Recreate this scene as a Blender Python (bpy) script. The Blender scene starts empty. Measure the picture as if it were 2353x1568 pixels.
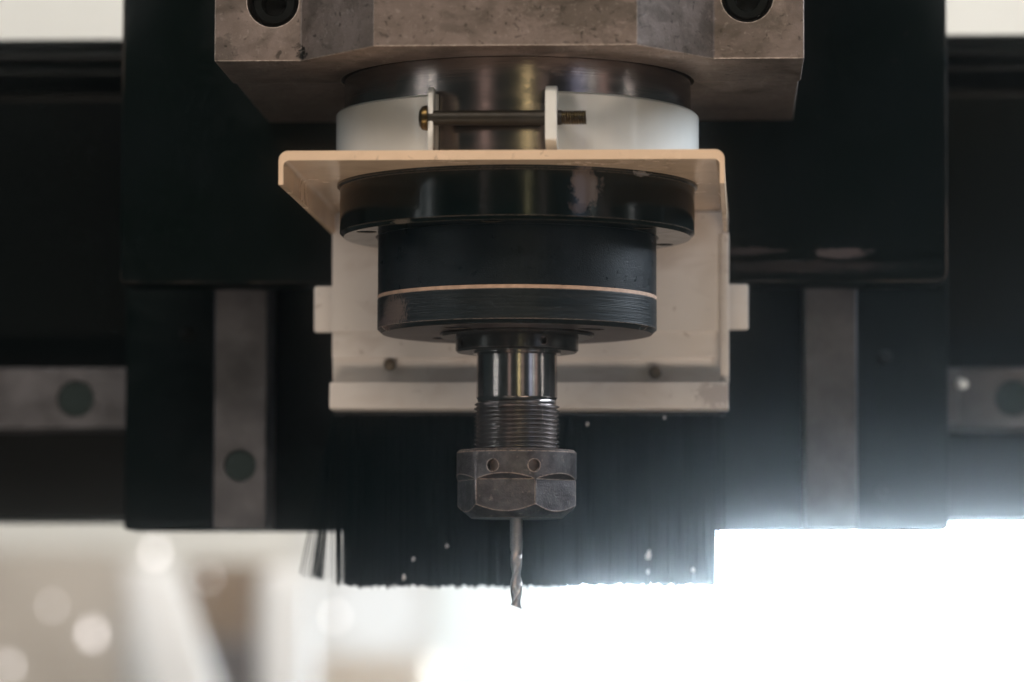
import bpy, bmesh, math, random
from mathutils import Vector, Matrix

random.seed(7)
scene = bpy.context.scene
C = scene.collection
MM = 0.001
rad = math.radians

# ------------------------------------------------------------------ camera
# machine frame: X right, Y away from the camera, Z up, spindle axis at x = y = 0 (millimetres in the code)
IW, IH, FPX, DIST = 2353.0, 1568.0, 8800.0, 1084.0
YAW, PITCH, ROLL = rad(3.0), rad(4.457), rad(0.16)
fw = Vector((-math.sin(YAW) * math.cos(PITCH), math.cos(YAW) * math.cos(PITCH), math.sin(PITCH)))
rt0 = Vector((math.cos(YAW), math.sin(YAW), 0))
up0 = rt0.cross(fw)
rt = rt0 * math.cos(ROLL) + up0 * math.sin(ROLL)
up = up0 * math.cos(ROLL) - rt0 * math.sin(ROLL)


def ray(x, y):
    return fw + rt * ((x - IW / 2) / FPX) + up * ((IH / 2 - y) / FPX)


CAM = -ray(1186, 1470) * DIST


def at(x, y, Y=0.0):
    """the point on the plane at depth Y (mm) that the photograph shows at x, y (of 2353 x 1568)"""
    d = ray(x, y)
    return CAM + d * ((Y - CAM.y) / d.y)


cam_data = bpy.data.cameras.new('camera')
cam = bpy.data.objects.new('camera', cam_data)
C.objects.link(cam)
m = Matrix((rt, up, -fw)).transposed().to_4x4()
m.translation = CAM * MM
cam.matrix_world = m
cam_data.sensor_width = 36.0
cam_data.lens = FPX / IW * 36.0
cam_data.clip_start = 0.01
cam_data.clip_end = 100
cam_data.dof.use_dof = True
cam_data.dof.focus_distance = (DIST - 16) * MM
cam_data.dof.aperture_fstop = 9.0
scene.camera = cam

# ------------------------------------------------------------------ world, lamps, exposure
world = bpy.data.worlds.new('World')
scene.world = world
world.use_nodes = True
bg = world.node_tree.nodes['Background']
bg.inputs['Color'].default_value = (0.55, 0.80, 0.80, 1)
bg.inputs['Strength'].default_value = 0.045
vs = scene.view_settings
vs.view_transform = 'Standard'
vs.look = 'None'
vs.exposure = 0.0
vs.gamma = 1.0
vs.use_curve_mapping = False
scene.cycles.use_denoising = True
scene.cycles.use_adaptive_sampling = True
scene.cycles.adaptive_threshold = 0.02
scene.cycles.max_bounces = 5
scene.cycles.diffuse_bounces = 3
scene.cycles.glossy_bounces = 3
scene.cycles.caustics_reflective = False
scene.cycles.volume_bounces = 1
scene.cycles.sample_clamp_indirect = 6.0


def lamp(name, az, el, dist, w, h, power, color, aim=(0, 0, 95)):
    """area lamp at azimuth az (degrees right of the camera), elevation el, dist mm from the spindle"""
    a, e = rad(az + 3.0), rad(el)
    p = Vector((math.sin(a) * math.cos(e), -math.cos(a) * math.cos(e), math.sin(e))) * dist + Vector(aim)
    ld = bpy.data.lights.new(name, 'AREA')
    ld.shape = 'RECTANGLE'
    ld.size, ld.size_y = w * MM, h * MM
    ld.energy = power
    ld.color = color
    o = bpy.data.objects.new(name, ld)
    C.objects.link(o)
    o.location = p * MM
    o.rotation_euler = (p - Vector(aim)).to_track_quat('Z', 'Y').to_euler()
    return o


# workshop tubes, plus coloured strip lights added for the streaks on the turned steel
lamp('tube_lamp', -66, 12, 2600, 9, 1300, 2.0, (0.95, 1.0, 1.0))
lamp('tube_lamp', -58, 12, 2600, 9, 1300, 2.0, (0.95, 1.0, 1.0))
lamp('strip_lamp', -21, 10, 2600, 170, 1300, 0.7, (1.0, 0.74, 0.66))
lamp('strip_lamp', 6.5, 8, 2600, 60, 1000, 1.5, (1.0, 0.86, 0.45))
lamp('strip_lamp', 16, 8, 2600, 200, 1000, 0.45, (1.0, 0.75, 0.66))
lamp('strip_lamp', 40, 6, 2600, 330, 700, 1.2, (0.68, 0.76, 1.0))
lamp('tube_lamp', 49, 6, 2600, 60, 700, 0.6, (0.95, 1.0, 0.95))
lamp('strip_lamp', 57, 10, 2600, 220, 1300, 0.9, (1.0, 0.70, 0.62))
lamp('tube_lamp', 78, 12, 2600, 8, 1300, 1.8, (1.0, 1.0, 0.97))
# daylight from a window to the right, a little behind the spindle
lamp('window_light', 90, 25, 950, 420, 250, 3.6, (0.80, 0.89, 1.0))
lamp('window_light', 116, 24, 1100, 420, 260, 12.0, (0.80, 0.89, 1.0))
# ceiling light of the workshop, warm, in front and above
lamp('ceiling_lamp', -18, 48, 2600, 1400, 900, 48.0, (1.0, 0.86, 0.74))
# added low fills in front, in place of table bounce: light the undersides
lamp('work_lamp', -24, -36, 1700, 700, 300, 6.2, (1.0, 0.81, 0.66))
lamp('work_lamp', 26, -36, 1700, 700, 300, 8.0, (1.0, 0.81, 0.66))
lamp('side_lamp', -94, 26, 2400, 900, 600, 9.0, (0.95, 0.95, 1.0))  # added fill from the left, brightens the ring and the sloped facet
# added unseen lamp that brightens the far wall
wl = lamp('wall_lamp', 180, 30, 3000, 1800, 500, 58.0, (1.0, 0.95, 0.89))
wl.location = (0.1, 1.3, 1.5)
wl.rotation_euler = (rad(62), 0, 0)


# ------------------------------------------------------------------ mesh helpers
def link(name, me, mat=None, parent=None):
    o = bpy.data.objects.new(name, me)
    C.objects.link(o)
    if mat is not None:
        me.materials.clear()
        me.materials.append(mat)
    if parent is not None:
        o.parent = parent
    return o


def mesh_from(name, verts, faces, smooth=None):
    me = bpy.data.meshes.new(name)
    me.from_pydata([tuple(Vector(v) * MM) for v in verts], [], faces)
    me.validate()
    bm = bmesh.new()
    bm.from_mesh(me)
    bmesh.ops.recalc_face_normals(bm, faces=bm.faces)
    bm.to_mesh(me)
    bm.free()
    if smooth:
        me.polygons.foreach_set('use_smooth', [True] * len(me.polygons))
        me.set_sharp_from_angle(angle=rad(smooth))
    return me


def lathe(name, prof, mat=None, parent=None, seg=128, smooth=28, centre=(0, 0), closed=True):
    """revolve a closed (r, z) profile about the vertical through centre; r = 0 points become poles"""
    verts, rings = [], []
    for r, z in prof:
        if r < 1e-6:
            verts.append((centre[0], centre[1], z))
            rings.append([len(verts) - 1])
        else:
            ring = []
            for i in range(seg):
                a = 2 * math.pi * i / seg
                verts.append((centre[0] + r * math.cos(a), centre[1] + r * math.sin(a), z))
                ring.append(len(verts) - 1)
            rings.append(ring)
    faces = []
    n = len(rings)
    for k in range(n if closed else n - 1):
        a, b = rings[k], rings[(k + 1) % n]
        if len(a) == 1 and len(b) == 1:
            continue
        for i in range(seg):
            j = (i + 1) % seg
            if len(a) == 1:
                faces.append((a[0], b[i], b[j]))
            elif len(b) == 1:
                faces.append((a[i], b[0], a[j]))
            else:
                faces.append((a[i], b[i], b[j], a[j]))
    me = mesh_from(name, verts, faces, smooth)
    return link(name, me, mat, parent) if mat is not None else me


def bevel_mesh(me, width, segs=2, angle=25):
    bm = bmesh.new()
    bm.from_mesh(me)
    es = [e for e in bm.edges if len(e.link_faces) == 2 and e.calc_face_angle(0) > rad(angle)]
    bmesh.ops.bevel(bm, geom=es, offset=width * MM, segments=segs, profile=0.5, affect='EDGES', clamp_overlap=True)
    bm.to_mesh(me)
    bm.free()
    me.polygons.foreach_set('use_smooth', [True] * len(me.polygons))
    me.set_sharp_from_angle(angle=rad(35))
    return me


def prism_mesh(name, poly, a, b, axis='y'):
    """extrude a polygon from a to b along an axis; poly is (x,z) for y, (y,z) for x, (x,y) for z"""
    def p3(p, t):
        return {'y': (p[0], t, p[1]), 'x': (t, p[0], p[1]), 'z': (p[0], p[1], t)}[axis]
    n = len(poly)
    verts = [p3(p, a) for p in poly] + [p3(p, b) for p in poly]
    faces = [tuple(range(n)), tuple(range(2 * n - 1, n - 1, -1))]
    faces += [(i, (i + 1) % n, n + (i + 1) % n, n + i) for i in range(n)]
    return mesh_from(name, verts, faces)


def prism(name, poly, a, b, axis, mat, parent=None, bevel=0.0, segs=2):
    me = prism_mesh(name, poly, a, b, axis)
    if bevel:
        bevel_mesh(me, bevel, segs)
    return link(name, me, mat, parent)


def box(name, lo, hi, mat, parent=None, bevel=0.0, segs=2):
    (x0, y0, z0), (x1, y1, z1) = lo, hi
    return prism(name, [(x0, z0), (x1, z0), (x1, z1), (x0, z1)], y0, y1, 'y', mat, parent, bevel, segs)


def tube_mesh(name, a, b, r0, r1=None, seg=48, smooth=30):
    """solid cylinder / cone between two points"""
    a, b = Vector(a), Vector(b)
    r1 = r0 if r1 is None else r1
    d = (b - a).normalized()
    u = d.orthogonal().normalized()
    w = d.cross(u)
    verts = []
    for p, r in ((a, r0), (b, r1)):
        for i in range(seg):
            t = 2 * math.pi * i / seg
            verts.append(p + u * r * math.cos(t) + w * r * math.sin(t))
    faces = [tuple(range(seg)), tuple(range(2 * seg - 1, seg - 1, -1))]
    faces += [(i, (i + 1) % seg, seg + (i + 1) % seg, seg + i) for i in range(seg)]
    return mesh_from(name, verts, faces, smooth)


def boolean(me_a, me_b, op):
    """return mesh of A op B (exact solver), helper objects removed"""
    oa = bpy.data.objects.new('tmp_a', me_a)
    ob = bpy.data.objects.new('tmp_b', me_b)
    C.objects.link(oa)
    C.objects.link(ob)
    md = oa.modifiers.new('b', 'BOOLEAN')
    md.operation = op
    md.solver = 'EXACT'
    md.object = ob
    dg = bpy.context.evaluated_depsgraph_get()
    me = bpy.data.meshes.new_from_object(oa.evaluated_get(dg))
    bpy.data.objects.remove(oa)
    bpy.data.objects.remove(ob)
    me.polygons.foreach_set('use_smooth', [True] * len(me.polygons))
    me.set_sharp_from_angle(angle=rad(28))
    return me


def empty(name, loc, label, cat, group=None):
    o = bpy.data.objects.new(name, None)
    C.objects.link(o)
    o.empty_display_size = 0.01
    o.location = Vector(loc) * MM
    tag(o, label, cat, group)
    return o


def tag(o, label, cat, group=None, kind=None):
    if label:
        o['label'] = label
    if cat:
        o['category'] = cat
    if group:
        o['group'] = group
    if kind:
        o['kind'] = kind
    return o


def adopt(root):
    """children were modelled in machine coordinates: keep them there under a root that stands elsewhere"""
    inv = Matrix.Translation(-root.location)
    for o in list(bpy.data.objects):
        if o.parent == root:
            o.matrix_parent_inverse = inv


# ------------------------------------------------------------------ materials
def material(name, base, rough=0.5, metal=0.0, spec=0.5, var=0.0, var_scale=40.0, var_stretch=(1, 1, 1), col2=None,
             bump=0.0, bump_scale=400.0, bump_stretch=(1, 1, 1), rough_var=0.0, edge=None, edge_r=0.25, edge_n=(900.0, 0.3, 0.55),
             spots=None, coat=0.0, aniso=0.0, specks=None):
    mt = bpy.data.materials.new(name)
    mt.use_nodes = True
    nt = mt.node_tree
    N, L = nt.nodes, nt.links
    p = N['Principled BSDF']
    p.inputs['Roughness'].default_value = rough
    p.inputs['Metallic'].default_value = metal
    p.inputs['Specular IOR Level'].default_value = spec
    p.inputs['Coat Weight'].default_value = coat
    p.inputs['Coat Roughness'].default_value = 0.1
    tc = N.new('ShaderNodeTexCoord')

    def noise(scale, stretch, detail=3.0, dist=0.0):
        mp = N.new('ShaderNodeMapping')
        mp.inputs['Scale'].default_value = stretch
        L.new(tc.outputs['Object'], mp.inputs['Vector'])
        n = N.new('ShaderNodeTexNoise')
        n.inputs['Scale'].default_value = scale
        n.inputs['Detail'].default_value = detail
        n.inputs['Roughness'].default_value = 0.62
        n.inputs['Distortion'].default_value = dist
        L.new(mp.outputs['Vector'], n.inputs['Vector'])
        return n

    def ramp(src, lo, hi):
        r = N.new('ShaderNodeMapRange')
        r.inputs['From Min'].default_value = lo
        r.inputs['From Max'].default_value = hi
        r.clamp = True
        L.new(src, r.inputs['Value'])
        return r.outputs['Result']

    def mixc(fac, a, b):
        mx = N.new('ShaderNodeMix')
        mx.data_type = 'RGBA'
        if isinstance(fac, float):
            mx.inputs['Factor'].default_value = fac
        else:
            L.new(fac, mx.inputs['Factor'])
        for sock, v in ((mx.inputs[6], a), (mx.inputs[7], b)):
            if isinstance(v, tuple):
                sock.default_value = (*v, 1)
            else:
                L.new(v, sock)
        return mx.outputs[2]

    col = base
    if var:
        c2 = col2 or tuple(c * (1 - var) for c in base)
        n = noise(var_scale, var_stretch)
        col = mixc(ramp(n.outputs['Fac'], 0.35, 0.66), base, c2)
    for sp in (spots or []):
        # stain with a shape of its own: noisy blob round a point in machine coordinates (mm)
        (cx, cy, cz), (rx, ry, rz), scol, amount, nsc, nstr = sp
        mp = N.new('ShaderNodeMapping')
        mp.vector_type = 'POINT'
        mp.inputs['Location'].default_value = (-cx / rx, -cy / ry, -cz / rz)
        mp.inputs['Scale'].default_value = (1000 / rx, 1000 / ry, 1000 / rz)
        L.new(tc.outputs['Object'], mp.inputs['Vector'])
        ln = N.new('ShaderNodeVectorMath')
        ln.operation = 'LENGTH'
        L.new(mp.outputs['Vector'], ln.inputs[0])
        n = noise(nsc, nstr, 4.0, 0.4)
        ma = N.new('ShaderNodeMath')
        ma.operation = 'MULTIPLY_ADD'
        L.new(n.outputs['Fac'], ma.inputs[0])
        ma.inputs[1].default_value = -2.2
        L.new(ln.outputs['Value'], ma.inputs[2])
        f = ramp(ma.outputs[0], -0.08, -0.45)
        mu = N.new('ShaderNodeMath')
        mu.operation = 'MULTIPLY'
        L.new(f, mu.inputs[0])
        mu.inputs[1].default_value = amount
        col = mixc(mu.outputs[0], col, scol)
    for (kcol, kamt, kscale, k0, k1, kstr) in (specks or []):
        n = noise(kscale, kstr, 3.0, 0.6)
        f = ramp(n.outputs['Fac'], k0, k1)
        mu = N.new('ShaderNodeMath')
        mu.operation = 'MULTIPLY'
        L.new(f, mu.inputs[0])
        mu.inputs[1].default_value = kamt
        col = mixc(mu.outputs[0], col, kcol)
    if edge:
        bv = N.new('ShaderNodeBevel')
        bv.samples = 4
        bv.inputs['Radius'].default_value = edge_r * MM
        ge = N.new('ShaderNodeNewGeometry')
        dt = N.new('ShaderNodeVectorMath')
        dt.operation = 'DOT_PRODUCT'
        L.new(bv.outputs['Normal'], dt.inputs[0])
        L.new(ge.outputs['Normal'], dt.inputs[1])
        n = noise(edge_n[0], (1, 1, 1))
        f = ramp(dt.outputs['Value'], 0.995, 0.90)
        g = ramp(n.outputs['Fac'], edge_n[1], edge_n[2])
        mu = N.new('ShaderNodeMath')
        mu.operation = 'MULTIPLY'
        L.new(f, mu.inputs[0])
        L.new(g, mu.inputs[1])
        col = mixc(mu.outputs[0], col, edge)
    if isinstance(col, tuple):
        p.inputs['Base Color'].default_value = (*col, 1)
    else:
        L.new(col, p.inputs['Base Color'])
    if rough_var:
        n = noise(var_scale * 2.3, var_stretch)
        r = N.new('ShaderNodeMapRange')
        r.inputs['From Min'].default_value = 0.3
        r.inputs['From Max'].default_value = 0.7
        r.inputs['To Min'].default_value = max(0.03, rough - rough_var)
        r.inputs['To Max'].default_value = min(1, rough + rough_var)
        L.new(n.outputs['Fac'], r.inputs['Value'])
        L.new(r.outputs['Result'], p.inputs['Roughness'])
    if bump:
        n = noise(bump_scale, bump_stretch, 2.0)
        b = N.new('ShaderNodeBump')
        b.inputs['Strength'].default_value = bump
        b.inputs['Distance'].default_value = 0.0002
        L.new(n.outputs['Fac'], b.inputs['Height'])
        L.new(b.outputs['Normal'], p.inputs['Normal'])
    if aniso:
        p.inputs['Anisotropic'].default_value = aniso
        tg = N.new('ShaderNodeTangent')
        tg.direction_type = 'RADIAL'
        tg.axis = 'Z'
        L.new(tg.outputs['Tangent'], p.inputs['Tangent'])
    return mt


M = {}
M['steel'] = material('turned_steel', (0.36, 0.30, 0.275), 0.20, 1.0, var=0.35, var_scale=30, var_stretch=(1, 1, 7),
                      bump=0.10, bump_scale=500, bump_stretch=(0.15, 0.15, 6), rough_var=0.05,
                      spots=[((9, -48.6, 151), (5, 6, 6), (0.06, 0.05, 0.05), 0.55, 420, (1, 1, 2)),
                             ((16, -47, 150), (6, 6, 7), (0.07, 0.06, 0.08), 0.5, 420, (1, 1, 2))])
M['shaft'] = material('ground_steel', (0.38, 0.34, 0.32), 0.17, 1.0, var=0.25, var_scale=60, var_stretch=(1, 1, 6),
                      bump=0.08, bump_scale=700, bump_stretch=(0.15, 0.15, 6))
M['thread'] = material('thread_steel', (0.40, 0.36, 0.345), 0.27, 1.0, var=0.3, var_scale=120)
M['anodised'] = material('black_anodised', (0.0012, 0.0055, 0.0055), 0.16, 0.0, 0.28, var=0.5, var_scale=90, col2=(0.005, 0.0085, 0.0085),
                         bump=0.05, bump_scale=1500, rough_var=0.04, edge=(0.16, 0.125, 0.10), edge_r=0.5,
                         spots=[((21.0, -46, 123.6), (4.4, 8, 6.2), (0.12, 0.092, 0.082), 0.95, 420, (1, 1, 0.7)),
                                ((19.5, -46, 117.6), (3.4, 6, 1.6), (0.07, 0.055, 0.05), 0.8, 380, (1, 1, 1)),
                                ((36, -36, 128.2), (3, 5, 0.7), (0.25, 0.24, 0.24), 0.8, 900, (1, 1, 2)),
                                ((-30, -40.5, 114.6), (3, 6, 0.7), (0.16, 0.135, 0.11), 0.7, 800, (1, 1, 2))])
M['nose'] = material('black_nose', (0.0018, 0.0055, 0.0080), 0.33, 0.0, 0.24, var=0.5, var_scale=120, col2=(0.006, 0.010, 0.013),
                     bump=0.5, bump_scale=2600, rough_var=0.07)
M['cap'] = material('worn_cap', (0.0030, 0.0070, 0.0090), 0.38, 0.0, 0.28, var=0.6, var_scale=160, var_stretch=(0.3, 0.3, 8),
                    col2=(0.012, 0.015, 0.016), bump=0.35, bump_scale=420, bump_stretch=(0.06, 0.06, 9), rough_var=0.08,
                    edge=(0.3, 0.24, 0.2), edge_r=0.4,
                    spots=[((-33.5, -22, 91.5), (5.5, 10, 5), (0.14, 0.105, 0.09), 0.8, 1700, (1, 1, 0.5)),
                           ((-36.5, -15, 88.5), (3.5, 8, 2.5), (0.12, 0.085, 0.08), 0.7, 1900, (1, 1, 0.5))])
M['underside'] = material('machined_underside', (0.17, 0.14, 0.14), 0.36, 0.7, var=0.35, var_scale=90, bump=0.1, bump_scale=700)
M['hub'] = material('hub_steel', (0.05, 0.05, 0.048), 0.25, 0.7, var=0.4, var_scale=140, edge=(0.45, 0.34, 0.3), edge_r=0.2)
M['gasket'] = material('orange_ring', (0.55, 0.36, 0.25), 0.5, 0.0, var=0.3, var_scale=300, bump=0.2, bump_scale=1500)
M['nut'] = material('blackened_nut', (0.15, 0.135, 0.135), 0.36, 0.85, specks=[((0.34, 0.28, 0.25), 0.6, 700, 0.60, 0.68, (1, 1, 1)), ((0.05, 0.045, 0.045), 0.6, 140, 0.50, 0.62, (1, 1, 1))], var=0.5, var_scale=260, bump=0.55, bump_scale=1800,
                    rough_var=0.08, edge=(0.85, 0.64, 0.53), edge_r=0.62)
M['nut_hole'] = material('nut_hole', (0.16, 0.12, 0.10), 0.45, 0.6)
M['mill'] = material('carbide', (0.42, 0.385, 0.37), 0.34, 1.0, var=0.25, var_scale=300, bump=0.1, bump_scale=1500)
M['alu'] = material('cast_aluminium', (0.30, 0.245, 0.222), 0.50, 0.85, var=0.30, var_scale=150, col2=(0.22, 0.18, 0.158),
                    specks=[((0.06, 0.05, 0.042), 0.75, 420, 0.60, 0.68, (1, 1, 1)), ((0.40, 0.35, 0.32), 0.5, 90, 0.60, 0.66, (8, 1, 8)),
                            ((0.10, 0.085, 0.07), 0.5, 60, 0.52, 0.64, (1, 1, 1.6))],
                    bump=0.3, bump_scale=1100, rough_var=0.06, edge=(0.85, 0.76, 0.70), edge_r=0.5,
                    spots=[((-57.3, -44, 160.8), (1.6, 6, 2.2), (0.008, 0.01, 0.009), 0.97, 900, (1, 1, 1)),
                           ((22, -68, 168), (20, 8, 6), (0.10, 0.088, 0.07), 0.45, 420, (1, 1, 2)),
                           ((62, -43, 168), (13, 8, 9), (0.12, 0.10, 0.085), 0.45, 480, (1, 1, 1.5)),
                           ((-79, -43, 162), (4, 8, 5), (0.10, 0.09, 0.08), 0.5, 700, (1, 1, 1))])
M['black_bolt'] = material('black_bolt', (0.003, 0.0045, 0.0045), 0.4, 0.0, 0.15, bump=0.1, bump_scale=900)
M['plastic'] = material('white_plastic', (0.80, 0.80, 0.76), 0.13, 0.0, 0.28, var=0.08, var_scale=50, bump=0.05, bump_scale=90,
                        edge=(0.62, 0.60, 0.58), edge_r=0.3,
                        spots=[((-20.5, -52, 131.5), (2.2, 6, 2.4), (0.10, 0.08, 0.09), 0.8, 900, (1, 1, 1))])
M['brass'] = material('brass', (0.12, 0.08, 0.03), 0.3, 1.0, var=0.5, var_scale=240)
M['dark_bolt'] = material('dirty_bolt', (0.024, 0.019, 0.012), 0.5, 0.5, var=0.4, var_scale=240)
M['cream'] = material('cream_paint', (0.78, 0.58, 0.41), 0.24, 0.0, 0.45,
                      specks=[((0.30, 0.20, 0.13), 0.55, 330, 0.66, 0.74, (1, 1, 1)), ((0.45, 0.33, 0.22), 0.4, 45, 0.55, 0.70, (1, 1, 1))], var=0.10, var_scale=22, bump=0.08, bump_scale=350,
                      rough_var=0.06,
                      spots=[((56, 60, 76), (6, 9, 5), (0.2, 0.16, 0.14), 0.6, 350, (1, 1, 1))])
M['cream_plate'] = material('cream_plate', (0.72, 0.665, 0.62), 0.45, 0.0, 0.4,
                            specks=[((0.28, 0.21, 0.17), 0.6, 330, 0.66, 0.74, (1, 1, 1)), ((0.46, 0.38, 0.33), 0.45, 38, 0.52, 0.70, (1, 1, 2.2))], var=0.10, var_scale=22, bump=0.1, bump_scale=350,
                            spots=[((57, 60, 73.5), (7, 20, 4.5), (0.25, 0.20, 0.18), 0.5, 800, (1, 1, 1)),
                                   ((63.0, 60, 79), (1.6, 20, 3), (0.35, 0.24, 0.08), 0.8, 330, (1, 1, 1))])
M['screw'] = material('dull_screw', (0.20, 0.16, 0.12), 0.35, 0.9, var=0.3, var_scale=400)
M['black_paint'] = material('black_paint', (0.0003, 0.0034, 0.0030), 0.6, 0.0, 0.05, specks=[((0.06, 0.055, 0.055), 0.5, 420, 0.70, 0.76, (1, 1, 1)), ((0.012, 0.016, 0.017), 0.7, 24, 0.50, 0.72, (1, 1, 0.6))], var=0.5, var_scale=35, col2=(0.0022, 0.0052, 0.0060),
                            bump=0.2, bump_scale=300, edge=(0.16, 0.125, 0.105), edge_r=1.2, edge_n=(28.0, 0.42, 0.66),
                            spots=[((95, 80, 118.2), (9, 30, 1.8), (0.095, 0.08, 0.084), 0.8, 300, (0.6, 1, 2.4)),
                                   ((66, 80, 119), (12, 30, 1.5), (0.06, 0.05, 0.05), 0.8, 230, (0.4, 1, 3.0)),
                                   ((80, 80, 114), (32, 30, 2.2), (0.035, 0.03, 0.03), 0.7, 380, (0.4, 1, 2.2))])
M['column'] = material('column_paint', (0.0003, 0.0030, 0.0030), 0.6, 0.0, 0.05, specks=[((0.06, 0.055, 0.055), 0.5, 420, 0.70, 0.76, (1, 1, 1)), ((0.012, 0.016, 0.017), 0.7, 24, 0.50, 0.72, (1, 1, 0.6))], var=0.4, var_scale=30, col2=(0.0020, 0.0046, 0.0056),
                       bump=0.2, bump_scale=300)
M['beam'] = material('beam_paint', (0.0008, 0.0026, 0.0030), 0.35, 0.0, 0.14, var=0.3, var_scale=14)
M['rail'] = material('rail_steel', (0.105, 0.103, 0.112), 0.42, 0.15, var=0.5, var_scale=70, bump=0.1, bump_scale=500,
                     spots=[((-84, 112, 66), (3.4, 20, 8), (0.045, 0.05, 0.055), 0.75, 260, (1.6, 1, 0.6))])
M['rail_cap'] = material('rail_cap', (0.014, 0.024, 0.024), 0.5, 0.0, 0.2)
M['bristle'] = material('bristle', (0.0003, 0.0030, 0.0032), 0.8, 0.0, 0.0)
M['chip'] = material('wood_chip', (0.85, 0.80, 0.76), 0.7, 0.0, var=0.3, var_scale=500)
M['wall'] = material('wall_paint', (0.86, 0.83, 0.77), 0.8, 0.0, var=0.06, var_scale=3)
M['bench_grey'] = material('bench_grey', (0.43, 0.37, 0.31), 0.6, var=0.2, var_scale=8)
M['cardboard'] = material('cardboard', (0.20, 0.13, 0.075), 0.8, var=0.2, var_scale=10)
M['carton'] = material('beige_carton', (0.56, 0.47, 0.38), 0.8, var=0.1, var_scale=10)
M['brown'] = material('brown_wood', (0.05, 0.028, 0.02), 0.6, var=0.3, var_scale=10)
M['white_board'] = material('white_board', (0.78, 0.76, 0.74), 0.5, var=0.06, var_scale=10)


def emitter(name, color, strength):
    mt = bpy.data.materials.new(name)
    mt.use_nodes = True
    nt = mt.node_tree
    nt.nodes.remove(nt.nodes['Principled BSDF'])
    e = nt.nodes.new('ShaderNodeEmission')
    e.inputs['Color'].default_value = (*color, 1)
    e.inputs['Strength'].default_value = strength
    nt.links.new(e.outputs[0], nt.nodes['Material Output'].inputs['Surface'])
    return mt


M['daylight'] = emitter('daylight_pane', (0.84, 0.94, 1.0), 52.0)
M['daylight_warm'] = emitter('curtained_pane', (1.0, 0.95, 0.88), 0.78)  # added pale glow levels, dimmer than the main pane
M['daylight_dim'] = emitter('frosted_pane', (0.98, 1.0, 0.95), 0.98)
M['globe'] = emitter('lit_globe', (1.0, 0.98, 0.94), 0.95)
M['bulb'] = emitter('lit_bulb', (1.0, 0.93, 0.9), 5.0)

# ------------------------------------------------------------------ far background (all of it out of focus)
WALL_Y = 3500
a, b = at(-400, -300, WALL_Y), at(2800, 1900, WALL_Y)
o = box('back_wall', (a.x - 600, WALL_Y, b.z - 300), (b.x + 600, WALL_Y + 60, a.z + 700), M['wall'])
tag(o, 'pale workshop wall far behind the machine, out of focus', 'wall', kind='structure')

win = empty('window', at(1800, 1700, WALL_Y - 40), 'blown out bright window low on the right behind the machine', 'window')
Yw = WALL_Y - 40
p0, p1 = at(738, 1229, Yw), at(2900, 1229, Yw)
zt, zb = at(1800, 1229, Yw).z, at(1800, 1720, Yw).z
pq, pm = at(1010, 1229, Yw), at(1330, 1229, Yw)
box('pane', (p0.x, Yw, zb), (pq.x - 0.5, Yw + 8, zt), M['daylight_warm'], win)
box('pane', (pq.x, Yw, zb), (pm.x, Yw + 8, zt), M['daylight_dim'], win)
box('pane', (pm.x + 0.5, Yw, zb), (p1.x, Yw + 8, zt), M['daylight'], win)
for (x0, x1, z0, z1) in ((p0.x - 22, p0.x - 0.5, zb - 22, zt + 16), (p1.x + 0.5, p1.x + 22, zb - 22, zt + 16)):
    box('frame', (x0, Yw - 14, z0), (x1, Yw + 20, z1), M['white_board'], win, 3)
box('sill', (p0.x - 0.4, Yw - 40, zb - 24), (p1.x + 0.4, Yw + 20, zb - 1), M['white_board'], win, 3)
adopt(win)


def at_box(name, x0, y0, x1, y1, Y, depth, mat, label, cat, bevel=4):
    a, b = at(x0, y0, Y), at(x1, y1, Y)
    z = sorted((a.z, b.z))
    return tag(box(name, (a.x, Y, z[0]), (b.x, Y + depth, z[1]), mat, None, bevel), label, cat)


# grey bench cabinet with a rounded top, lower left
at_box('storage_cabinet', -500, 1262, 300, 2000, 3000, 220, M['bench_grey'],
       'blurred grey cabinet at the lower left edge behind the machine', 'cabinet', 30)
at_box('cardboard_box', 425, 1290, 640, 1470, 2900, 160, M['cardboard'],
       'blurred tan cardboard box between the two white shapes', 'box', 3)
at_box('wooden_crate', 440, 1472, 600, 2000, 2880, 190, M['brown'],
       'blurred dark brown crate under the tan cardboard box', 'crate', 3)
at_box('beige_carton', 728, 1512, 985, 2000, 3050, 150, M['carton'],
       'blurred beige carton under the round globe lamp', 'box', 3)
# white leaning board
c0, c1 = at(352, 1300, 2700), at(452, 1800, 2700)
wd = 30.0
o = prism('leaning_board', [(c0.x - wd, c0.z), (c0.x + wd * 0.7, c0.z), (c1.x + wd * 1.7, c1.z), (c1.x - wd, c1.z)], 2700, 2725, 'y',
          M['white_board'], None, 6)
tag(o, 'blurred white board leaning at a slant, lower left', 'board')


def canister(name, cx, top, rpx, Y, mat, label, bottom=1950):
    c = at(cx, top, Y)
    zb = at(cx, bottom, Y).z
    r = (at(cx + rpx, top, Y) - c).x
    h = c.z
    prof = [(0, zb), (r * 0.96, zb), (r, zb + 4), (r, h - r * 0.75), (r * 0.93, h - r * 0.42), (r * 0.72, h - r * 0.2),
            (r * 0.46, h - r * 0.12), (r * 0.44, h - r * 0.02), (r * 0.40, h), (0, h)]
    o = lathe(name, prof, mat, None, 48, 40, (c.x, Y))
    return tag(o, label, 'canister')


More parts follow.
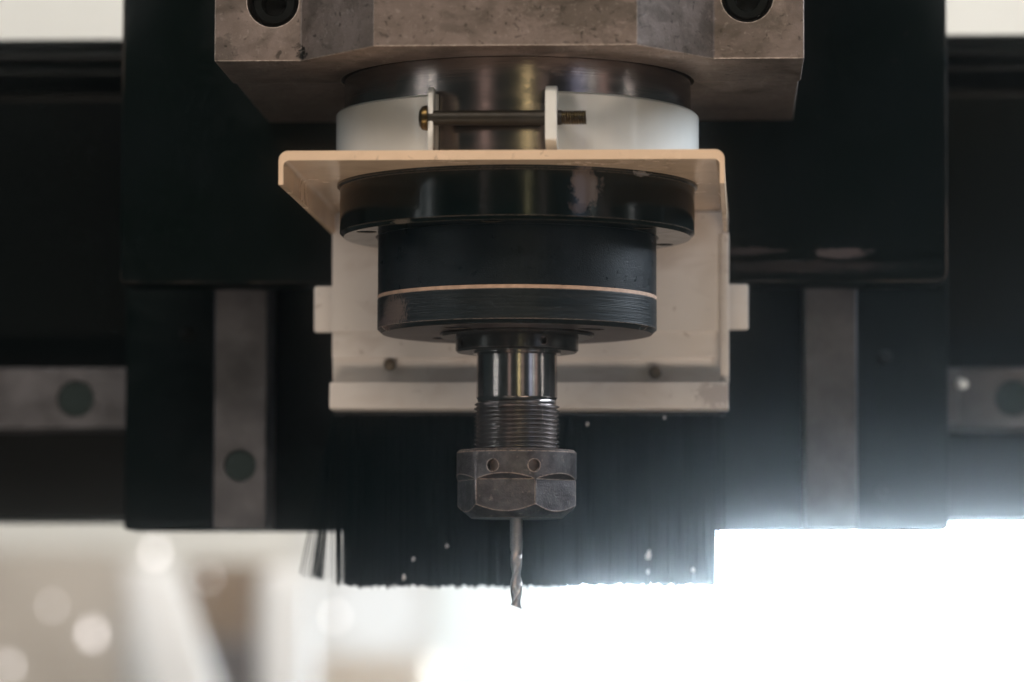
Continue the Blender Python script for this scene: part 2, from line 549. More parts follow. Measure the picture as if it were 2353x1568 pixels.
canister('plastic_canister', 655, 1300, 62, 2500, M['white_board'], 'tall blurred white canister left of the brush strip')
gl = empty('globe_lamp', at(868, 1395, 3150), 'large round white globe lamp blurred below the left half of the brush', 'lamp')
c = at(868, 1395, 3150)  # round white blur, given an added glow of its own
R_ = 46.0
lathe('globe', [(0, c.z - R_)] + [(R_ * math.cos(rad(-80 + 10 * k)), c.z + R_ * math.sin(rad(-80 + 10 * k))) for k in range(16)] +
      [(R_ * 0.3, c.z + R_ * 0.97), (0, c.z + R_ * 0.97)], M['globe'], gl, 40, 60, (c.x, 3150))
lathe('neck', [(0, c.z + R_ * 0.98), (R_ * 0.32, c.z + R_ * 0.98), (R_ * 0.28, c.z + R_ * 1.5), (0, c.z + R_ * 1.5)], M['white_board'], gl, 32, 40, (c.x, 3150))
adopt(gl)
# small glowing balls added for the pale blurred highlights, spread into discs
glow_l = ['small lit lamp, blurred to a pale disc below the left column', 'small lit lamp, blurred to a pale disc at the lower left',
          'small lit lamp, blurred to a pale disc on the white canister', 'small lit lamp, blurred disc cut by the left edge',
          'small lit lamp, blurred faint disc above the lower left one', 'small lit lamp, blurred disc low on the white canister',
          'small lit lamp, blurred disc at the corner of the tan cardboard box', 'small lit lamp, blurred disc right of the white canister']
for (bx, by), lb in zip(((357, 1275), (212, 1462), (628, 1338), (20, 1535), (120, 1395), (600, 1452), (478, 1330), (770, 1420)), glow_l):
    c = at(bx, by, 2650)
    r = {357: 3.6, 212: 4.4, 628: 5.0, 20: 3.2, 120: 2.2, 600: 4.2, 478: 2.0, 770: 2.4}[bx]
    prof = [(0, c.z - r)] + [(r * math.cos(t), c.z + r * math.sin(t)) for t in [rad(-75 + 15 * k) for k in range(10)]] + \
           [(r * 0.55, c.z + r * 1.1), (r * 0.5, c.z + r * 2.2), (0, c.z + r * 2.2)]
    o = lathe('lit_bulb', prof, M['bulb'], None, 24, 50, (c.x, 2650))
    tag(o, lb, 'lamp', 'lit lamps in the background')

# ------------------------------------------------------------------ gantry beam with its rail
YB = 200
g = empty('gantry_beam', (0, YB, at(0, 1192, YB).z), 'black gantry beam crossing behind the upright column', 'beam')
zlo = at(140, 1190, YB).z
zhi = at(140, 92, YB).z


def zb_(y):
    return at(140, y, YB).z


# ribbed front profile: lips and grooves along the top edge
poly = [(YB, zlo), (YB, zb_(232)), (YB - 3, zb_(200)), (YB - 7, zb_(182)), (YB - 8, zb_(172)), (YB - 6, zb_(163)), (YB + 3, zb_(160)),
        (YB + 3, zb_(152)), (YB - 5, zb_(148)), (YB - 6.5, zb_(136)), (YB - 5, zb_(124)), (YB + 4, zb_(121)), (YB + 4, zb_(112)),
        (YB - 2, zb_(108)), (YB - 3, zb_(98)), (YB - 1, zhi), (YB + 70, zhi), (YB + 70, zlo)]
prism('beam_body', poly, -620, 620, 'x', M['beam'], g, 0.6)
adopt(g)


def rail_profile(w, h):
    """cross-section of a profile rail: waist with ball grooves; width along first axis, height along second"""
    a = w / 2
    return [(-a, 0), (-a, 0.30 * h), (-a * 0.86, 0.42 * h), (-a * 0.86, 0.62 * h), (-a, 0.72 * h), (-a, 0.93 * h), (-a * 0.92, h),
            (a * 0.92, h), (a, 0.93 * h), (a, 0.72 * h), (a * 0.86, 0.62 * h), (a * 0.86, 0.42 * h), (a, 0.30 * h), (a, 0)]


def make_rail(name, centre, length, w, h, vertical, holes, label):
    """profile rail; centre = middle of its back face, holes = offsets along it"""
    root = empty(name, centre, label, 'rail', 'guide rails')
    cx, cy, cz = centre
    prof = rail_profile(w, h)
    if vertical:
        me = prism_mesh(name, [(cx + p, cy - q) for p, q in prof], cz, cz + length, 'z')
    else:
        me = prism_mesh(name, [(cy - q, cz + p) for p, q in prof], cx, cx + length, 'x')
    for hh in holes:
        p = Vector((cx, cy, cz + hh)) if vertical else Vector((cx + hh, cy, cz))
        me = boolean(me, tube_mesh('t', p + Vector((0, -h - 1, 0)), p + Vector((0, -h + 2.2, 0)), w * 0.30), 'DIFFERENCE')
    rb = link('rail_body', me, M['rail'], root)
    for hh in holes:
        p = Vector((cx, cy, cz + hh)) if vertical else Vector((cx + hh, cy, cz))
        link('hole_cap', tube_mesh('hole_cap', p + Vector((0, -h + 0.8, 0)), p + Vector((0, -h + 2.6, 0)), w * 0.285), M['rail_cap'], rb)
    adopt(root)
    return root


YR = YB - 1
rw = (at(140, 845, YR - 18) - at(140, 988, YR - 18)).z
zc = at(140, 917, YR - 18).z
xa = at(175, 912, YR - 18).x
xb = at(2327, 912, YR - 18).x
r1 = make_rail('guide_rail', (-620, YR - 1, zc), 1240, rw, 18, False, [xa + 620, xa + 620 - 60, xb + 620, xb + 620 + 60],
               'horizontal steel guide rail along the gantry beam, dark bolt holes')
# end plate of the carriage on the right, with a bright screw
bx = at(2197, 905, YR - 20)
e = empty('bearing_block', (bx.x, YR - 20, zc - rw * 0.45), 'small bearing block end beside the column on the right rail', 'bearing')
box('end_cap', (bx.x - 16, YR - 27, zc - rw * 0.40), (bx.x + 0.5, YR - 19.5, zc + rw * 0.42), M['rail'], e, 0.8)
pz = at(2199, 880, YR - 27)
s = link('grease_nipple', tube_mesh('grease_nipple', (pz.x, YR - 23, pz.z), (pz.x + 2.2, YR - 29, pz.z - 0.6), 2.3, 1.5), M['plastic'], e)
adopt(e)

# ------------------------------------------------------------------ column plate with the two vertical rails
YC = 140
cl, cr = at(284, 1218, YC), at(2181, 1221, YC)
colm = empty('column_plate', ((cl.x + cr.x) / 2, YC, cl.z), 'black upright plate behind the spindle carrying two vertical rails', 'plate')
box('plate', (cl.x, YC, cl.z), (cr.x, YC + 24, at(1200, -400, YC).z), M['column'], colm, 1.0)
for (px, py) in ((2033, 822), (2032, 1130), (430, 770)):
    so = link('set_screw', lathe('set_screw', [(0, 0), (2.4, 0), (2.4, 0.7), (1.9, 1.1), (1.1, 1.1), (1.1, 0.2), (0, 0.2)], None, None, 24, 30),
              M['black_bolt'], colm)
    so.rotation_euler = (rad(90), 0, 0)
    so.location = at(px, py, YC) * MM
adopt(colm)

for k, (x0, x1, hole_y, lb) in enumerate(((487, 612, 1070, 'vertical steel guide rail left of the spindle, one dark bolt hole'),
                                          (1848, 1972, None, 'vertical steel guide rail right of the spindle, in the glow'))):
    a, b = at(x0, 1217, YC - 22), at(x1, 1217, YC - 22)
    w = b.x - a.x
    zlow = a.z + 0.4
    holes = [at(548, 1070, YC - 22).z - zlow] if k == 0 else [at(1900, 560, YC - 22).z - zlow]
    make_rail('guide_rail', ((a.x + b.x) / 2, YC - 0.4, zlow), 190, w, 21, True, holes, lb)

# ------------------------------------------------------------------ black carriage plate the spindle clamp is bolted to
YP = 84
pl, pr = at(275, 651, YP), at(2178, 649, YP)
zbt = (pl.z + pr.z) / 2
me = prism_mesh('carriage_plate', [(pl.x, zbt + 1), (pl.x + 1, zbt), (pr.x - 3, zbt), (pr.x - 0.8, zbt + 0.9), (pr.x, zbt + 3), (pr.x, 330), (pl.x, 330)],
                YP, YP + 24, 'y')
bevel_mesh(me, 0.9, 2, 30)
carr = link('carriage_plate', me, M['black_paint'])
tag(carr, 'wide black painted plate behind the spindle clamp, scuffed lower edge', 'plate')

# ------------------------------------------------------------------ spindle clamp: front half, rear half, bolts
ZC = 159.0
clamp = empty('spindle_clamp', (0, 0, ZC), 'cast aluminium two-half clamp block gripping the spindle at the top', 'clamp')
YE, YBul = -42.5, -68.0
xl, xr = at(492, 127, YE).x, at(1848, 115, YE).x
x1, x2 = at(692, 120, YE).x, at(858, 95, YBul).x
x3, x4 = at(1464, 95, YBul).x, at(1640, 115, YE).x
outline = [(xl, -0.2), (xl, YE), (x1, YE), (x2, YBul), (x3, YBul), (x4, YE), (xr, YE), (xr, -0.2)]
ZT = 330
fr = prism_mesh('front', outline, ZC, ZT, 'z')
bevel_mesh(fr, 0.5, 2, 20)
bore = tube_mesh('bore', (0, 0, ZC - 5), (0, 0, ZT + 5), 50.5, None, 160)
fr = boolean(fr, bore, 'DIFFERENCE')
bolt_c = [at(627, 4, YE), at(1717, -8, YE)]
for c in bolt_c:
    fr = boolean(fr, tube_mesh('cb', c + Vector((0, -2, 0)), c + Vector((0, 12, 0)), 7.2, None, 64), 'DIFFERENCE')
fh = link('front_half', fr, M['alu'], clamp)
re = prism_mesh('rear', [(xl + 0.6, 0.2), (xr - 0.6, 0.2), (xr - 0.6, YP - 0.4), (xl + 0.6, YP - 0.4)], ZC + 0.15, ZT, 'z')
bevel_mesh(re, 0.5, 2, 20)
re = boolean(re, tube_mesh('bore', (0, 0, ZC - 5), (0, 0, ZT + 5), 50.5, None, 160), 'DIFFERENCE')
link('rear_half', re, M['alu'], clamp)
for c in bolt_c:
    p = c + Vector((0, 3.0, 0))
    head = lathe('h', [(0, 0), (6.1, 0), (6.1, 7.6), (5.5, 8.2), (3.6, 8.2), (3.3, 7.8), (3.0, 3.4), (0, 3.2)], None, None, 48, 30)
    o = link('clamp_bolt', head, M['black_bolt'], clamp)
    o.rotation_euler = (rad(90), 0, 0)
    o.location = (c + Vector((0, 11.5, 0))) * MM
adopt(clamp)

# ------------------------------------------------------------------ spindle
spin = empty('spindle', (0, 0, 67.5), 'turned steel spindle with black flange and black nose, centre of the picture', 'spindle')


def zy(y):
    return at(1186, y, 0).z


zf_t, zf_b = zy(424), zy(548)          # flange
zn_b = zy(769)                         # nose underside
zg = zy(687)                           # orange ring
zh_b = zy(811)                         # hub
zs_b = zy(919)                         # shaft end / thread start
lathe('housing', [(20, zf_t + 0.3), (49.5, zf_t + 0.3), (49.5, 320), (20, 320)], M['steel'], spin, 192)
fl = lathe('fl', [(20, zf_b), (49.5, zf_b), (50.6, zf_b + 1.1), (50.6, zf_t - 1.7), (51.4, zf_t - 1.3), (51.5, zf_t - 0.3), (51.0, zf_t), (20, zf_t)],
           None, None, 192)
for k in range(6):
    t = rad(24 + 60 * k)
    c = Vector((45.4 * math.cos(t), 45.4 * math.sin(t), zf_b))
    fl = boolean(fl, tube_mesh('h', c - Vector((0, 0, 2)), c + Vector((0, 0, 5)), 2.9, None, 32), 'DIFFERENCE')
flange = link('flange', fl, M['anodised'], spin)
lathe('nose', [(15, zg + 0.5), (39.7, zg + 0.5), (39.7, zf_b - 0.02), (40.4, zf_b - 0.04), (15, zf_b - 0.05)], M['nose'], spin, 192)
lathe('seal_ring', [(15, zg - 0.48), (39.78, zg - 0.48), (39.78, zg + 0.48), (15, zg + 0.48)], M['gasket'], spin, 192)
cp = lathe('cp', [(12.5, zn_b + 0.4), (38.4, zn_b), (39.8, zn_b + 1.3), (39.8, zg - 0.5), (12.5, zg - 0.5)], None, None, 192)
cp.materials.append(M['cap'])
for k in range(4):
    t = rad(45 + 90 * k + 9)
    c = Vector((26.5 * math.cos(t), 26.5 * math.sin(t), zn_b))
    cp = boolean(cp, tube_mesh('h', c - Vector((0, 0, 2)), c + Vector((0, 0, 4)), 4.0, None, 40), 'DIFFERENCE')
for t in (rad(-158), rad(-22)):
    c = Vector((39.9 * math.cos(t), 39.9 * math.sin(t), zn_b))
    cp = boolean(cp, tube_mesh('h', c - Vector((0, 0, 2)), c + Vector((0, 0, 1.3)), 2.2, None, 32), 'DIFFERENCE')
o = link('nose_cap', cp, M['cap'], spin)
cp.materials.append(M['underside'])
for p in cp.polygons:
    if p.normal.z < -0.9:
        p.material_index = 1
# lock ring round the hub and the hub itself
lathe('lock_ring', [(17.6, zn_b - 0.9), (21.5, zn_b - 0.9), (22.0, zn_b - 0.5), (22.0, zn_b + 0.35), (17.6, zn_b + 0.35)], M['hub'], spin, 128)
hb = lathe('hb', [(11.9, zh_b + 0.25), (16.9, zh_b), (17.5, zh_b + 0.6), (17.5, zn_b + 0.3), (11.9, zn_b + 0.3)], None, None, 128)
for t in (rad(-62), rad(-150), rad(60)):
    c = Vector((17.5 * math.cos(t), 17.5 * math.sin(t), (zh_b + zn_b) / 2 - 0.3))
    d = Vector((math.cos(t), math.sin(t), 0))
    hb = boolean(hb, tube_mesh('h', c + d, c - d * 1.6, 1.15, None, 24), 'DIFFERENCE')
link('hub', hb, M['hub'], spin)
sr = 11.55
shaft = lathe('shaft', [(4, zs_b - 22), (11.1, zs_b - 22), (11.15, zs_b - 0.4), (11.35, zs_b + 0.3), (sr, zs_b + 0.45), (sr, zs_b + 2.6), (sr - 0.1, zh_b - 0.9),
                (sr - 0.3, zh_b - 0.6), (12.5, zh_b - 0.45), (12.6, zh_b + 1.2), (4, zh_b + 1.2)], M['shaft'], spin, 128)
# helical thread
zt0, zt1 = zs_b - 0.2, zy(1036)
pitch = 1.25
turns = (zt0 - zt1) / pitch
seg = 72
prof = [(11.2, 0.0), (12.2, -0.50), (12.2, -0.68), (11.2, -1.18), (11.2, -1.25)]
verts, faces = [], []
n = int(turns * seg)
for i in range(n + 1):
    t = i / seg
    an = -2 * math.pi * t
    fade = min(1.0, i / (seg * 0.6))
    for r, dz in prof:
        rr = 11.2 + (r - 11.2) * fade
        verts.append((rr * math.cos(an), rr * math.sin(an), zt0 - pitch * t + dz))
k = len(prof)
for i in range(n):
    for j in range(k - 1):
        q = i * k + j
        faces.append((q, q + 1, q + k + 1, q + k))
th = mesh_from('thread', verts, faces, 25)
link('thread', th, M['thread'], shaft)
adopt(spin)

# ------------------------------------------------------------------ collet nut
zt, zj, zv, zb = zy(1036), zy(1107), zy(1163), zy(1192)
nutr = empty('collet_nut', (0, 0, zb), 'dark hexagonal collet nut on the threaded spindle nose', 'nut')
R, A = 17.05, 14.95
body = lathe('b', [(0, zb), (12.9, zb), (R + 0.1, zv), (R + 0.1, zj - 0.2), (R, zj), (R, zt - 0.7), (R - 0.7, zt), (0, zt)], None, None, 144)
hexm = []
ph = rad(-90 + 17.9 + 3.0)
k = 1.35
H = 6.0
lv = [(zb - 3, A / math.cos(rad(30))), (zj + 0.25, A / math.cos(rad(30))), (zj + 0.25 + H, (A + k * H) / math.cos(rad(30)))]
verts = [(r * math.cos(ph + rad(60) * i), r * math.sin(ph + rad(60) * i), z) for z, r in lv for i in range(6)]
top_z = zt + 3
verts += [((A + k * H) / math.cos(rad(30)) * math.cos(ph + rad(60) * i), (A + k * H) / math.cos(rad(30)) * math.sin(ph + rad(60) * i), top_z) for i in range(6)]
faces = [tuple(range(6)), tuple(range(23, 17, -1))]
for l in range(3):
    faces += [(l * 6 + i, l * 6 + (i + 1) % 6, l * 6 + 6 + (i + 1) % 6, l * 6 + 6 + i) for i in range(6)]
hx = mesh_from('hx', verts, faces)
nm = boolean(body, hx, 'INTERSECT')
nm = boolean(nm, tube_mesh('t', (0, 0, zb - 2), (0, 0, zb + 3), 4.2, 3.2, 48), 'DIFFERENCE')
hz = zy(1075)
holes = []
for off in (-55, 40):
    t = math.asin(off / 138.0) + rad(3.0)
    d = Vector((math.sin(t), -math.cos(t), 0))
    c = d * 17.0 + Vector((0, 0, hz))
    nm = boolean(nm, tube_mesh('t', c + d * 2, c - d * 2.6, 1.72, None, 40), 'DIFFERENCE')
    holes.append((c, d))
link('nut_body', nm, M['nut'], nutr)
for c, d in holes:
    link('hole_plug', tube_mesh('hole_plug', c - d * 2.0, c - d * 2.75, 1.70, None, 32), M['nut_hole'], nutr)
# collet face showing round the tool shank
lathe('collet', [(1.9, zb + 1.2), (2.9, zb + 0.3), (3.1, zb + 0.6), (3.1, zb + 3), (1.9, zb + 3)], M['shaft'], nutr, 48)
adopt(nutr)

# ------------------------------------------------------------------ end mill
zsh, zfl, ztip = zb + 2.5, zy(1262), zy(1400)
mill = empty('end_mill', (0, 0, ztip), 'thin two-flute end mill pointing down from the collet nut', 'cutter')
lathe('shank', [(0, zfl - 0.6), (1.66, zfl - 0.6), (1.84, zfl + 0.6), (1.84, zsh), (0, zsh)], M['mill'], mill, 40)
verts, faces = [], []
NA, NZ = 36, 90
RC = 1.66
for i in range(NZ + 1):
    s = i / NZ
    z = zfl + 0.3 + (ztip - zfl - 0.3) * s
    tw = -s * 2 * math.pi * 1.1 + 0.9
    for j in range(NA):
        a = 2 * math.pi * j / NA
        q = (a % math.pi) / math.pi                     # two flutes
        if q < 0.30:
            r = RC
        elif q < 0.36:
            r = RC * (1.0 - 0.10 * (q - 0.30) / 0.06)
        else:
            f = (q - 0.36) / 0.64
            r = RC * (0.94 - 0.22 * math.sin(math.pi * min(1, f * 1.02)) ** 0.8) if f < 0.97 else RC * 0.97
        run = max(0.0, 1 - s / 0.12)
        r = r + (RC - r) * run
        x, y = r * math.cos(a + tw), r * math.sin(a + tw)
        zz = z
        if s > 0.88:
            zz = z + (s - 0.88) / 0.12 * 1.25 * (0.5 - 0.5 * (x / RC))
        verts.append((x, y, zz))
for i in range(NZ):
    for j in range(NA):
        j2 = (j + 1) % NA
        faces.append((i * NA + j, i * NA + j2, (i + 1) * NA + j2, (i + 1) * NA + j))
faces.append(tuple(range(NZ * NA, NZ * NA + NA)))
faces.append(tuple(range(NA)))
link('flutes', mesh_from('flutes', verts, faces, 35), M['mill'], mill)
adopt(mill)

# ------------------------------------------------------------------ cream bracket (shelf with side flanges, back plate, tabs)
YF, YK = -62.0, 64.0
zs_t = at(1150, 345, YF).z
TH = 2.6
zs_u = zs_t - TH
brk = empty('dust_bracket', (0, YK, at(1200, 940, YK).z), 'cream painted bracket: shelf round the spindle and plate behind it', 'bracket')
xl0, xr0 = at(640, 400, YF).x, at(1665, 400, YF).x
xlb, xrb = at(761, 600, YK).x, at(1672, 600, YK).x
zdn = at(640, 425, YF).z


def u_section(xl_, xr_, zlow, rr=2.6, t=TH, ts=1.3, n=6):
    out, inn = [], []
    out.append((xl_, zlow))
    for i in range(n + 1):
        a = rad(180 - 90 * i / n)
        out.append((xl_ + rr + rr * math.cos(a), zs_t - rr + rr * math.sin(a)))
    for i in range(n + 1):
        a = rad(90 - 90 * i / n)
        out.append((xr_ - rr + rr * math.cos(a), zs_t - rr + rr * math.sin(a)))
    out.append((xr_, zlow))
    inn.append((xr_ - ts, zlow))
    ri = rr * 0.6
    for i in range(n + 1):
        a = rad(90 * i / n)
        inn.append((xr_ - ts - ri + ri * math.cos(a), zs_t - t - ri + ri * math.sin(a)))
    for i in range(n + 1):
        a = rad(90 + 90 * i / n)
        inn.append((xl_ + ts + ri + ri * math.cos(a), zs_t - t - ri + ri * math.sin(a)))
    inn.append((xl_ + ts, zlow))
    return out, inn


secs = []
for (Y, xa_, xb_) in ((YF, xl0, xr0), (YK - 1, xlb, xrb)):
    o_, i_ = u_section(xa_, xb_, zdn)
    secs.append([(p[0], Y, p[1]) for p in o_ + i_])
n = len(secs[0])
verts = secs[0] + secs[1]
no = n // 2
faces = []
for s, off in ((0, 0), (1, n)):
    for i in range(no - 1):
        faces.append((off + i, off + i + 1, off + n - 2 - i, off + n - 1 - i))
faces += [(i, (i + 1) % n, n + (i + 1) % n, n + i) for i in range(n)]
sh = mesh_from('shelf', verts, faces, 35)
sh = boolean(sh, tube_mesh('t', (0, 0, zs_u - 5), (0, 0, zs_t + 5), 49.9, None, 160), 'DIFFERENCE')
link('shelf', sh, M['cream'], brk)


def zk(y):
    return at(1216, y, YK).z


Z1, Z2, Z3, Z4 = zk(762), zk(822), zk(881), zk(942)
xk0, xk1 = at(762, 800, YK).x, at(1673, 800, YK).x
bp = prism('back_plate', [(YK, zs_u - 0.1), (YK, Z1), (YK + 1.4, Z1 - 0.1), (YK + 1.5, Z2), (YK + 3.0, Z2 - 0.1), (YK + 4.5, Z3), (YK + 8, Z3), (YK + 8, zs_u - 0.1)], xk0, xk1, 'x',
      M['cream_plate'], brk, 0.25)
prism('lower_lip', [(YK - 4.6, Z3 - 0.05), (YK - 5.2, Z4 + 0.4), (YK - 4.8, Z4), (YK + 9, Z4), (YK + 9, Z3 - 0.05)], xk0 - 0.1, xk1 + 0.1, 'x',
      M['cream_plate'], bp, 0.3)
e1, e2 = at(1655, 800, YK - 1).x, xk1 + 0.3
box('edge_strip', (e1, YK - 1.2, Z3 + 0.1), (e2, YK + 0.6, zdn - 0.2), M['cream_plate'], brk, 0.4)
for (tx0, tx1, ty0, ty1) in ((722, 768, 658, 764), (1666, 1720, 653, 758)):
    a, b = at(tx0, ty0, YK + 5), at(tx1, ty1, YK + 5)
    box('side_tab', (a.x, YK + 4.5, b.z), (b.x, YK + 7.5, a.z), M['cream_plate'], bp, 0.7)
for (px, py) in ((895, 838), (1505, 856)):
    c = at(px, py, YK + 1)
    hd = lathe('s', [(0, 0), (1.9, 0), (1.9, 1.2), (1.5, 1.8), (0.5, 2.0), (0, 1.7)], None, None, 24, 35)
    o = link('screw', hd, M['screw'], bp)
    o.rotation_euler = (rad(90), 0, 0)
    o.location = (c + Vector((0, 1.4, 0))) * MM
for X in (-25, 25):
    link('standoff', tube_mesh('standoff', (X, YK + 7.9, 115), (X, YP - 0.2, 115), 5), M['screw'], brk)
adopt(brk)

# ------------------------------------------------------------------ white split ring clamp with its bolt
ring = empty('ring_clamp', (0, 0, zs_t), 'white plastic split ring clamp on top of the cream shelf', 'clamp')
RI, RO = 49.75, 51.8
zr_t = zy(268)
zr_b = zs_t + 0.05
ga = math.asin((1003 - 1186) * 0.1232 / RO) + rad(3)
gb = math.asin((1249 - 1186) * 0.1232 / RO) + rad(3)
verts, faces = [], []
NS = 180
span = 2 * math.pi - (gb - ga)
for i in range(NS + 1):
    t = gb + span * i / NS
    s, c = math.sin(t), -math.cos(t)
    wob = 0.18 * math.sin(3 * t)
    for r, z in ((RI, zr_b), (RO, zr_b), (RO, zr_t - 0.6 + wob), (RO - 0.5, zr_t + wob), (RI, zr_t + wob)):
        verts.append((r * s, r * c, z))
for i in range(NS):
    for j in range(5):
        faces.append((i * 5 + j, i * 5 + (j + 1) % 5, i * 5 + 5 + (j + 1) % 5, i * 5 + 5 + j))
faces.append(tuple(range(5)))
faces.append(tuple(range(NS * 5, NS * 5 + 5)))
band = link('band', mesh_from('band', verts, faces, 35), M['plastic'], ring)
# ears
for sgn, t, wd_, ztop in ((-1, ga, 1.5, 1.2), (1, gb, 3.2, 1.2)):
    s, c = math.sin(t), -math.cos(t)
    x = RO * s
    y_in = -math.sqrt(RI ** 2 - x * x) + 0.6
    xs = (x - wd_, x) if sgn < 0 else (x, x + wd_)
    if sgn < 0:
        pts = [(y_in, zr_b + 0.1), (y_in - 11.5, zr_b + 0.1), (y_in - 11.5, zr_t - 1.2), (y_in - 9.6, zr_t + 0.8), (y_in - 3, zr_t + ztop), (y_in, zr_t + ztop - 0.4)]
    else:
        pts = [(y_in, zr_b + 0.1), (y_in - 8, zr_b + 2.0), (y_in - 11.5, zr_b + 3.2), (y_in - 11.5, zr_t - 1.2), (y_in - 9, zr_t + 0.5), (y_in - 4, zr_t + ztop), (y_in, zr_t + ztop)]
    prism('ear', pts, xs[0], xs[1], 'x', M['plastic'], band, 0.35)
# bolt through the ears
yb = -math.sqrt(RI ** 2 - (RO * math.sin(gb)) ** 2) - 6.0
b0, b1 = at(1000, 275, yb), at(1345, 267, yb)
zbolt = (b0.z + b1.z) / 2
bolt = empty('clamp_screw', (b0.x, yb, zbolt), 'brass coloured screw through both ears of the white ring', 'screw')
link('shaft', tube_mesh('shaft', (b0.x - 2, yb, zbolt), (at(1290, 270, yb).x, yb, zbolt), 2.05, None, 32), M['dark_bolt'], bolt)
hx0 = at(975, 275, yb).x
xear = RO * math.sin(ga) - 1.55
hm = lathe('head', [(0, 0), (3.4, 0), (3.5, 0.5), (3.2, 1.6), (2.2, 2.3), (0.9, 2.5), (0.7, 1.7), (0, 1.7)], None, None, 40, 35)
o = link('head', hm, M['brass'], bolt)
o.rotation_euler = (0, rad(-90), 0)
o.location = Vector((xear, yb, zbolt)) * MM
# threaded end past the right ear
verts, faces = [], []
xe0, xe1 = RO * math.sin(gb) + 3.25, b1.x
nn, sg = int((xe1 - xe0) / 0.7 * 2), 28
for i in range(nn + 1):
    x = xe0 + (xe1 - xe0) * i / nn
    r = 2.05 if i % 2 else 1.75
    for j in range(sg):
        a = 2 * math.pi * j / sg
        verts.append((x + 0.35 * j / sg, yb + r * math.cos(a), zbolt + r * math.sin(a)))
for i in range(nn):
    for j in range(sg):
        faces.append((i * sg + j, i * sg + (j + 1) % sg, i * sg + sg + (j + 1) % sg, i * sg + sg + j))
faces.append(tuple(range(sg)))
faces.append(tuple(range(nn * sg, nn * sg + sg)))
link('threaded_end', mesh_from('threaded_end', verts, faces, 30), M['brass'], bolt)
adopt(ring)
adopt(bolt)

# ------------------------------------------------------------------ brush strip hanging from the plate
YS = YK + 9.5
brush = empty('brush_strip', at(1200, 945, YS), 'black bristle strip hanging below the cream plate, ragged lower edge', 'brush')
q0, q1 = at(764, 1000, YS).x, at(1668, 1000, YS).x
ztop = at(1200, 940, YS).z + 4
box('brush_holder', (q0, YS, ztop - 6), (q1, YS + 7, ztop + 6), M['black_bolt'], brush, 0.5)
verts, faces = [], []


def px_of(x):
    return 764 + (x - q0) / (q1 - q0) * (1668 - 764)


def bristle(x, y, z0, x1, y1, z1, w):
    b0 = len(verts)
    a = random.uniform(0, 1.57)
    for (cx, cy, cz, ww) in ((x, y, z0, w), ((x * 0.45 + x1 * 0.55), (y + y1) / 2, z0 * 0.45 + z1 * 0.55, w), (x1, y1, z1, w * 0.75)):
        for j in range(3):
            t = a + 2.094 * j
            verts.append((cx + ww * math.cos(t), cy + ww * math.sin(t), cz))
    for l in (0, 3):
        for j in range(3):
            j2 = (j + 1) % 3
            faces.append((b0 + l + j, b0 + l + j2, b0 + l + 3 + j2, b0 + l + 3 + j))
    faces.append((b0 + 6, b0 + 7, b0 + 8))


zend = at(1200, 1341, YS).z
NB = 11000
for i in range(NB):
    x = random.uniform(q0 + 0.2, q1 - 0.2)
    px = px_of(x)
    y = YS + random.uniform(0.3, 6.5)
    dens = 1.0
    lean = random.gauss(0, 0.2)
    if px < 795:
        # splayed sparse tuft at the left end
        dens = 0.04 if px < 774 else (0.30 if px < 781 else (0.07 if px < 791 else 0.5))
    if px > 1634:
        dens = 0.10 if px > 1642 else 0.6
    if random.random() > dens:
        continue
    z1 = zend + random.gauss(0, 0.45) + 0.22 * math.sin(x * 0.9 + 2 * math.sin(x * 0.31)) + 0.25 * math.sin(x * 2.1 + math.sin(x * 0.7)) + 0.22 * math.sin(x * 5.3 + 1) - (0.9 * random.random() if random.random() < 0.05 else 0)
    bristle(x, y, ztop - 5, x + lean, y + random.gauss(0, 0.4), z1, random.uniform(0.14, 0.24))
# left tuft leaning out
for i in range(48):
    u = random.random()
    x = at(764 + 5 * u, 1000, YS).x
    xe = at(694 + 40 * (1 - (1 - u) ** 2.2), 1335, YS).x + random.gauss(0, 0.7)
    z1 = zend + 1.2 + random.gauss(0, 0.5) + 1.0 * (1 - u)
    bristle(x, YS + random.uniform(0.3, 6.5), ztop - 5, xe, YS + random.uniform(-1, 8), z1, random.uniform(0.10, 0.17))
for i in range(15):
    px = random.uniform(764, 800)
    x = at(px, 1200, YS).x
    bristle(x, YS + random.uniform(0.3, 6.5), ztop - 5, x + random.gauss(0.3, 1.0), YS + random.uniform(0, 7), zend + random.uniform(-0.6, 2.0), 0.16)
bo = link('bristles', mesh_from('bristles', verts, faces), M['bristle'], brush)
bo['kind'] = 'stuff'
# felt backing that makes the strip opaque
box('backing', (at(797, 1200, YS).x, YS + 6.8, at(1200, 1326, YS).z), (at(1622, 1200, YS).x, YS + 7.6, ztop - 5.5), M['bristle'], brush, 0.2)
adopt(brush)

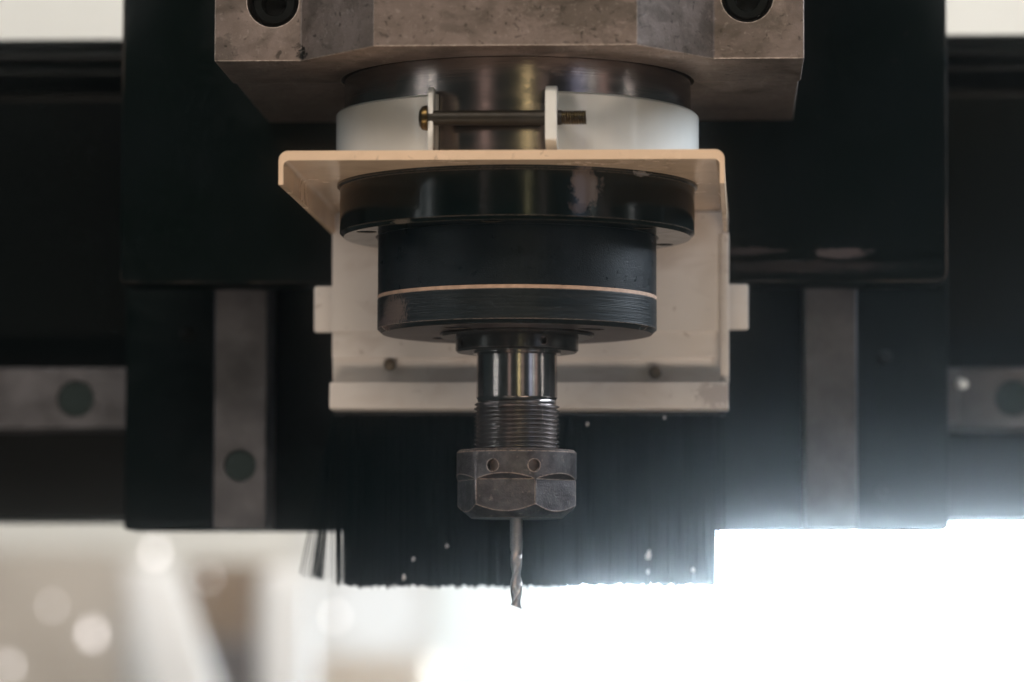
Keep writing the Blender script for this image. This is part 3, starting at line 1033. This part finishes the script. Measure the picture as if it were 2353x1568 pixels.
# chips caught in the bristles
chips = [(950, 1285, 6, 11, 'pale chip on the black brush, nearest the left end'),
         (1027, 1255, 7, 9, 'roundish pale chip on the black brush, upper left of the cutter'),
         (928, 1327, 8, 15, 'long pale chip standing on the brush edge at the left'),
         (1490, 1276, 13, 25, 'largest bright chip on the brush, right of the cutter'),
         (1489, 1314, 8, 13, 'small chip just below the largest bright chip'),
         (1593, 1310, 9, 13, 'small chip near the right end of the brush'),
         (1350, 975, 6, 9, 'small orange brown chip high on the brush, right of the nut thread'),
         (1527, 960, 6, 9, 'small orange brown chip just under the cream plate on the right')]
for i, (px, py, w, h, lb) in enumerate(chips):
    c = at(px, py, YS - 0.9)
    w, h = w * 0.1232 * 1.06 / 2, h * 0.1232 * 1.06 / 2
    tilt = random.uniform(-0.4, 0.4)
    vv = []
    NP = 9
    for layer, yy in ((0.75, -0.35), (1.0, 0.0), (0.7, 0.45)):
        for j in range(NP):
            a = 2 * math.pi * j / NP
            rr = layer * (1 + 0.18 * math.sin(3 * a + i))
            x_, z_ = w * rr * math.cos(a), h * rr * math.sin(a)
            vv.append((c.x + x_ * math.cos(tilt) - z_ * math.sin(tilt), c.y + yy + 0.15 * math.sin(2 * a), c.z + x_ * math.sin(tilt) + z_ * math.cos(tilt)))
    ff = [tuple(range(NP)), tuple(range(3 * NP - 1, 2 * NP - 1, -1))]
    for l in range(2):
        ff += [(l * NP + j, l * NP + (j + 1) % NP, (l + 1) * NP + (j + 1) % NP, (l + 1) * NP + j) for j in range(NP)]
    o = link('wood_chip', mesh_from('wood_chip', vv, ff, 60), M['chip'])
    tag(o, lb, 'chip', 'chips caught in the brush')

# ------------------------------------------------------------------ thin haze added in place of lens bloom round the bright window
hz_m = bpy.data.materials.new('haze')
hz_m.use_nodes = True
nt = hz_m.node_tree
nt.nodes.remove(nt.nodes['Principled BSDF'])
pv = nt.nodes.new('ShaderNodeVolumePrincipled')
pv.inputs['Color'].default_value = (0.82, 0.92, 1.0, 1)
pv.inputs['Density'].default_value = 0.06
pv.inputs['Anisotropy'].default_value = 0.9938
nt.links.new(pv.outputs[0], nt.nodes['Material Output'].inputs['Volume'])
hz_o = box('haze', (-3200, -1400, -1200), (3200, 3800, 1900), hz_m)
tag(hz_o, 'thin dusty air glowing in front of the bright window', None, kind='stuff')
